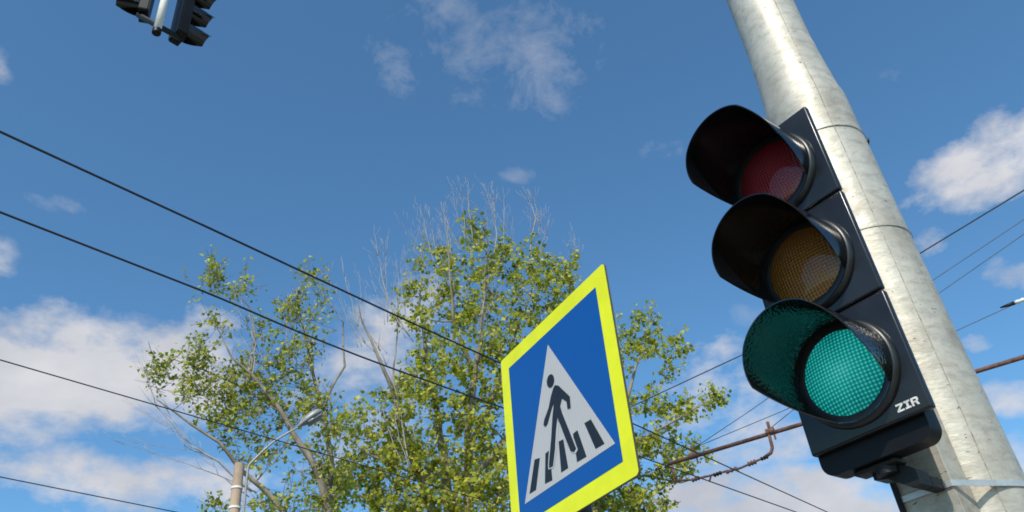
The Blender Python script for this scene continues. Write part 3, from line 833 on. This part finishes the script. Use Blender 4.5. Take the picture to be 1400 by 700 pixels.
def build_tree(name, base, label, limbs, blobs, dead, leafmat, size, seed, per, D0, depth, group=None, shifts=()):
    """limbs: list of (pixel polyline, depth offset, r0, r1) ; blobs: crown masses (x,y,rx,ry,clumps)"""
    rg = random.Random(seed); rs = np.random.RandomState(seed)
    root = empty(name, base, 0, label, 'tree', group)
    O = Vector(base)
    bm = bmesh.new(); nodes = []       # nodes: (pos, radius) branches may sprout from
    def wob(p, k): return p + Vector((mnoise.noise(p * .9 + Vector((seed, 0, 0))), mnoise.noise(p * .9 + Vector((0, seed, 9))), 0)) * k
    for pix, dof, r0, r1 in limbs:
        P = []
        m = len(pix)
        for k, q in enumerate(pix):
            if isinstance(q, Vector): P.append(q)
            else:
                off = dof * min(1, k / max(1, m - 1) * 1.6)
                P.append(at_d(q[0], q[1], D0 + off))
        fine = []
        for k in range(m - 1):
            for t in range(6): fine.append(wob(P[k].lerp(P[k + 1], t / 6), .10))
        fine.append(P[-1]); L_ = len(fine)
        rad = [r0 + (min(r1, .008) - r0) * (k / (L_ - 1)) ** .8 for k in range(L_)]
        tube(bm, [p - O for p in fine], rad, 8)
        nodes += [(p, r) for p, r in list(zip(fine, rad))[2:]]
    NP = np.array([tuple(p) for p, r in nodes]); NRd = np.array([r for p, r in nodes])
    tw = bmesh.new(); leaves = []
    cl = []
    for (x, y, rx, ry, c) in blobs:
        for _ in range(c):
            for _try in range(20):
                u, v, w_ = rg.uniform(-1, 1), rg.uniform(-1, 1), rg.uniform(-1, 1)
                if u * u + v * v + w_ * w_ < 1: break
            cl.append(at_d(x + u * rx, y + v * ry, D0 + w_ * depth * min(1, rx / 90 + .15)))
    cl.sort(key=lambda p: min(((p - Vector(q)).length for q in NP[::6])))
    for c in cl:
        dv = NP - np.array(tuple(c)); dist = np.sqrt((dv ** 2).sum(1)) + np.maximum(0, dv[:, 2]) * 1.3   # prefer starting lower
        j = int(dist.argmin()); s = Vector(NP[j]); r0 = min(NRd[j] * .6, .035)
        v = c - s; Lg = v.length
        if Lg > 3.2:                     # nothing near enough to carry it
            s = c - v.normalized() * 2.0 if False else s
        mid = s.lerp(c, .5) + Vector((rg.uniform(-.1, .1), rg.uniform(-.1, .1), -.10 * Lg))
        pts = []
        for k in range(7):
            t = k / 6; pts.append(s * (1 - t) ** 2 + mid * 2 * t * (1 - t) + c * t * t)
        tip = pts[-1] + (pts[-1] - pts[-3]).normalized() * rg.uniform(.1, .4) + Vector((0, 0, .1)); pts.append(tip)
        rr_ = [max(.004, r0 * (1 - k / 7.5) ** 1.1) for k in range(8)]
        tube(tw, [p - O for p in pts], rr_, 5, False)
        NP = np.vstack([NP] + [np.array(tuple(p))[None] for p in pts[2:7]]); NRd = np.concatenate([NRd, np.array(rr_[2:7])])
        # side twigs with leaves
        k0 = int(per * rg.uniform(.6, 1.5))
        for q in range(4):
            a = pts[rg.choice((4, 5, 6, 7))]; dr = Vector((rg.gauss(0, 1), rg.gauss(0, 1), rg.gauss(.5, .7))).normalized() * rg.uniform(.22, .52)
            tube(tw, [a - O, a + dr * .5 - O + Vector((0, 0, -.02)), a + dr - O], [.006, .005, .003], 4, False)
            for _ in range(k0 // 4):
                t = rg.uniform(.15, 1.05); g_ = Vector((rg.gauss(0, .055), rg.gauss(0, .055), rg.gauss(0, .055)))
                leaves.append(tuple(a + dr * t + g_))
        for _ in range(k0 // 3):
            t = rg.uniform(.55, 1); a = pts[min(7, int(t * 7))]
            leaves.append(tuple(a + Vector((rg.gauss(0, .09), rg.gauss(0, .09), rg.gauss(0, .09)))))
    trunk = link('trunk', bm, M_bark, root, True)
    link('branches', tw, M_darkbark, root, True)
    leaf_mesh('crown', np.array(leaves), size, leafmat, root, seed, O)
    if dead:
        db = bmesh.new()
        more = []
        for pix, dof, r0 in dead:
            more.append((pix, dof, r0 * .62))
            for _ in range(2):
                ox, oy = rg.uniform(-14, 14), rg.uniform(4, 34); k0 = rg.uniform(.6, .9)
                bx_, by_ = pix[0]
                more.append(([(bx_ + (x - bx_) * rg.uniform(.6, 1.5) + ox, by_ + (y - by_) * k0 + oy * .3) for x, y in pix], dof + rg.uniform(-.5, .5), r0 * rg.uniform(.25, .42)))
        for pix, dof, r0 in more:
            P = [at_d(x, y, D0 + dof) for x, y in pix]
            fine = []
            for k in range(len(P) - 1):
                for t in range(4): fine.append(wob(P[k].lerp(P[k + 1], t / 4), .05) + Vector((rg.gauss(0, .012), rg.gauss(0, .012), 0)))
            fine.append(P[-1]); m = len(fine)
            tube(db, [p - O for p in fine], [r0 * (1 - .82 * k / (m - 1)) for k in range(m)], 5)
            for _ in range(rg.randint(4, 8)):      # fine bare twigs
                k = rg.randint(m // 3, m - 2); p = fine[k]; dr = (fine[-1] - fine[0]).normalized() * rg.uniform(.25, .6) + Vector((rg.gauss(0, .16), rg.gauss(0, .16), 0))
                tube(db, [p - O, p + dr * .5 - O, p + dr + Vector((0, 0, .08)) - O], [r0 * .32, r0 * .22, .0035], 4)
        dd_ = link('dead_branches', db, M_dead, root, True)
        dd_['label'] = 'bare bleached dead branches sticking out of the leaves'
    print(name, 'leaves', len(leaves), 'clumps', len(cl))
    return root

def foot(x, y, D): p = at_d(x, y, D); return Vector((p.x, p.y, 0))
# centre tree
DA = 21
fa = foot(612, 700, DA)
def tall(pix): return pix
limbsA = [([fa, (612, 700), (606, 610), (590, 520), (578, 440), (575, 370)], .3, .20, .03),
          ([fa + Vector((.3, .2, 0)), (640, 700), (640, 600), (650, 500), (662, 420), (664, 350), (660, 300)], -.5, .17, .02),
          ([fa + Vector((-.3, .3, 0)), (590, 700), (570, 640), (545, 560), (520, 500), (500, 450), (485, 405)], -.8, .15, .025),
          ([(640, 620), (675, 540), (700, 470), (722, 410), (740, 350)], .9, .10, .015),
          ([(650, 520), (620, 440), (615, 380), (610, 330)], -1.2, .08, .015),
          ([(640, 660), (700, 590), (760, 520), (780, 440), (778, 370)], .6, .10, .015),
          ([(600, 660), (550, 640), (500, 620), (465, 590)], -.7, .08, .015),
          ([fa + Vector((.6, .1, 0)), (672, 700), (700, 640), (740, 600)], .3, .12, .03),
          ([(575, 660), (535, 560), (540, 470), (548, 420)], .8, .06, .012)]
blobsA = [(650, 330, 30, 34, 9), (600, 380, 42, 44, 22), (650, 400, 60, 50, 34), (735, 380, 48, 38, 26), (690, 355, 30, 22, 8), (770, 410, 26, 60, 16),
          (570, 420, 38, 40, 15), (620, 470, 70, 55, 44), (700, 460, 55, 50, 30), (600, 545, 85, 50, 48), (680, 550, 70, 60, 42), (560, 560, 50, 60, 22),
          (620, 640, 95, 60, 72), (690, 660, 70, 60, 42), (540, 640, 60, 60, 34), (600, 700, 120, 50, 80), (500, 600, 44, 44, 20), (480, 660, 55, 50, 30), (760, 480, 40, 60, 22), (780, 560, 50, 60, 22),
          (590, 355, 24, 18, 6), (728, 350, 26, 14, 5), (778, 358, 14, 20, 4), (648, 306, 12, 12, 3), (470, 590, 22, 26, 7)]
deadA = [([(604, 400), (590, 345), (578, 300), (567, 268)], -.2, .03), ([(600, 360), (592, 320), (586, 288)], .4, .022), ([(622, 400), (612, 330), (608, 296), (603, 275)], .1, .035), ([(618, 350), (612, 310), (606, 280)], -.6, .022),
         ([(640, 340), (632, 312), (622, 284), (617, 252)], .3, .026), ([(645, 330), (642, 290), (641, 262), (639, 244)], -.2, .030), ([(641, 276), (634, 268), (630, 265)], -.2, .014),
         ([(673, 370), (678, 320), (677, 296), (674, 270), (672, 248)], .1, .036), ([(677, 300), (668, 270), (659, 252)], .1, .018), ([(688, 350), (690, 300), (688, 275), (687, 255)], .5, .026),
         ([(725, 352), (728, 318), (733, 300), (726, 280), (718, 262)], 0, .036), ([(730, 310), (734, 286), (730, 270)], 0, .018), ([(736, 325), (737, 305), (735, 285)], .6, .018),
         ([(787, 360), (786, 335), (782, 320)], .2, .014),
         ([(560, 460), (532, 412), (520, 370), (515, 330), (512, 308)], -.4, .035), ([(530, 440), (527, 390), (528, 350), (530, 322)], .2, .026), ([(546, 420), (545, 380), (540, 345)], .4, .020), ([(556, 400), (556, 365), (550, 340)], .1, .016),
         ([(500, 470), (484, 430), (474, 390), (466, 350)], -.6, .034), ([(490, 440), (492, 400), (490, 370)], .2, .018), ([(520, 480), (500, 450), (486, 420)], -.5, .030), ([(563, 350), (574, 310), (570, 290)], -.8, .012),
         ([(655, 470), (662, 410), (672, 370)], -1.0, .035), ([(560, 640), (548, 560), (530, 500), (505, 455)], -1.2, .035)]
build_tree('poplar_tree', fa, 'tallest leafy poplar in the middle, with many bare pale branch tips above its crown', limbsA, blobsA, deadA, M_leafA, .135, 11, 24, DA, 2.1)
# left tree
DB = 17.5
fb = foot(452, 760, DB)
limbsB = [([fb, (447, 700), (440, 655), (428, 630), (400, 590), (378, 555), (345, 512), (318, 488), (292, 440)], -.5, .13, .018),
          ([(447, 700), (455, 640), (440, 560), (425, 500), (410, 440), (405, 395)], .5, .09, .014),
          ([fb + Vector((-.4, 0, 0)), (398, 712), (360, 668), (330, 640), (300, 605), (262, 580), (235, 560), (214, 545)], -.6, .08, .014),
          ([(345, 512), (352, 460), (340, 420), (310, 390)], -.3, .035, .01),
          ([(378, 555), (330, 530), (280, 505), (235, 490)], .4, .04, .01),
          ([(440, 560), (470, 500), (470, 440), (440, 400)], .6, .04, .01)]
blobsB = [(295, 385, 26, 22, 7), (335, 395, 28, 22, 6), (400, 395, 20, 24, 6), (425, 380, 22, 18, 6), (395, 430, 26, 30, 9), (430, 425, 22, 30, 7), (360, 450, 24, 16, 4),
          (290, 450, 26, 18, 5), (262, 490, 32, 20, 9), (250, 525, 40, 26, 14), (300, 520, 40, 32, 16), (345, 510, 34, 26, 10), (390, 500, 34, 30, 14), (400, 550, 55, 34, 26), (340, 570, 50, 32, 20), (295, 575, 28, 20, 8), (228, 500, 20, 22, 6), (215, 528, 14, 18, 4), (285, 372, 18, 14, 4),
          (440, 570, 34, 40, 12), (330, 615, 34, 22, 7), (372, 620, 40, 26, 10), (440, 640, 40, 40, 18), (400, 690, 44, 26, 13), (455, 690, 40, 40, 16), (290, 695, 16, 10, 3), (360, 690, 22, 16, 5), (345, 540, 40, 26, 12), (425, 475, 22, 26, 6)]
deadB = [([(345, 520), (352, 470), (338, 440), (320, 420)], -.4, .03), ([(345, 672), (300, 632), (262, 610), (240, 585), (213, 552)], -.5, .045), ([(214, 552), (205, 520), (200, 495)], -.5, .014), ([(262, 608), (235, 572), (222, 540)], -.5, .018), ([(396, 500), (392, 440), (394, 400)], .2, .026)]
build_tree('poplar_tree', fb, 'sparse left tree with dark slanting limbs behind the street lamp', limbsB, blobsB, deadB, M_leafB, .100, 23, 18, DB, 1.3)
# right tree, mostly behind the sign
DC = 27
fc = foot(800, 760, DC)
limbsC = [([fc, (812, 700), (830, 620), (855, 560), (870, 500), (885, 450)], .3, .22, .02),
          ([(830, 640), (880, 600), (930, 570), (975, 545)], -.8, .09, .015),
          ([(830, 660), (880, 650), (930, 660), (965, 650)], .5, .08, .015),
          ([(820, 690), (860, 690), (910, 685)], -.3, .08, .02)]
blobsC = [(885, 440, 18, 20, 7), (885, 480, 34, 24, 16), (925, 475, 24, 14, 7), (860, 470, 22, 40, 12), (905, 510, 22, 12, 4), (880, 560, 28, 30, 12), (930, 560, 40, 22, 16), (975, 548, 22, 18, 9),
          (900, 610, 44, 34, 24), (870, 640, 34, 50, 24), (925, 650, 36, 22, 12), (890, 690, 50, 24, 20), (950, 625, 24, 18, 5), (850, 690, 40, 40, 22), (820, 640, 40, 80, 24), (790, 690, 60, 30, 20)]
build_tree('poplar_tree', fc, 'right tree spreading from behind the crossing sign towards the rusty bracket', limbsC, blobsC, [], M_leafA, .15, 37, 21, DC, 2.0)

scene.render.engine = 'CYCLES'
scene.cycles.max_bounces = 6
scene.cycles.use_denoising = True
scene.cycles.pixel_filter_type = 'BLACKMAN_HARRIS'; scene.cycles.filter_width = 1.75
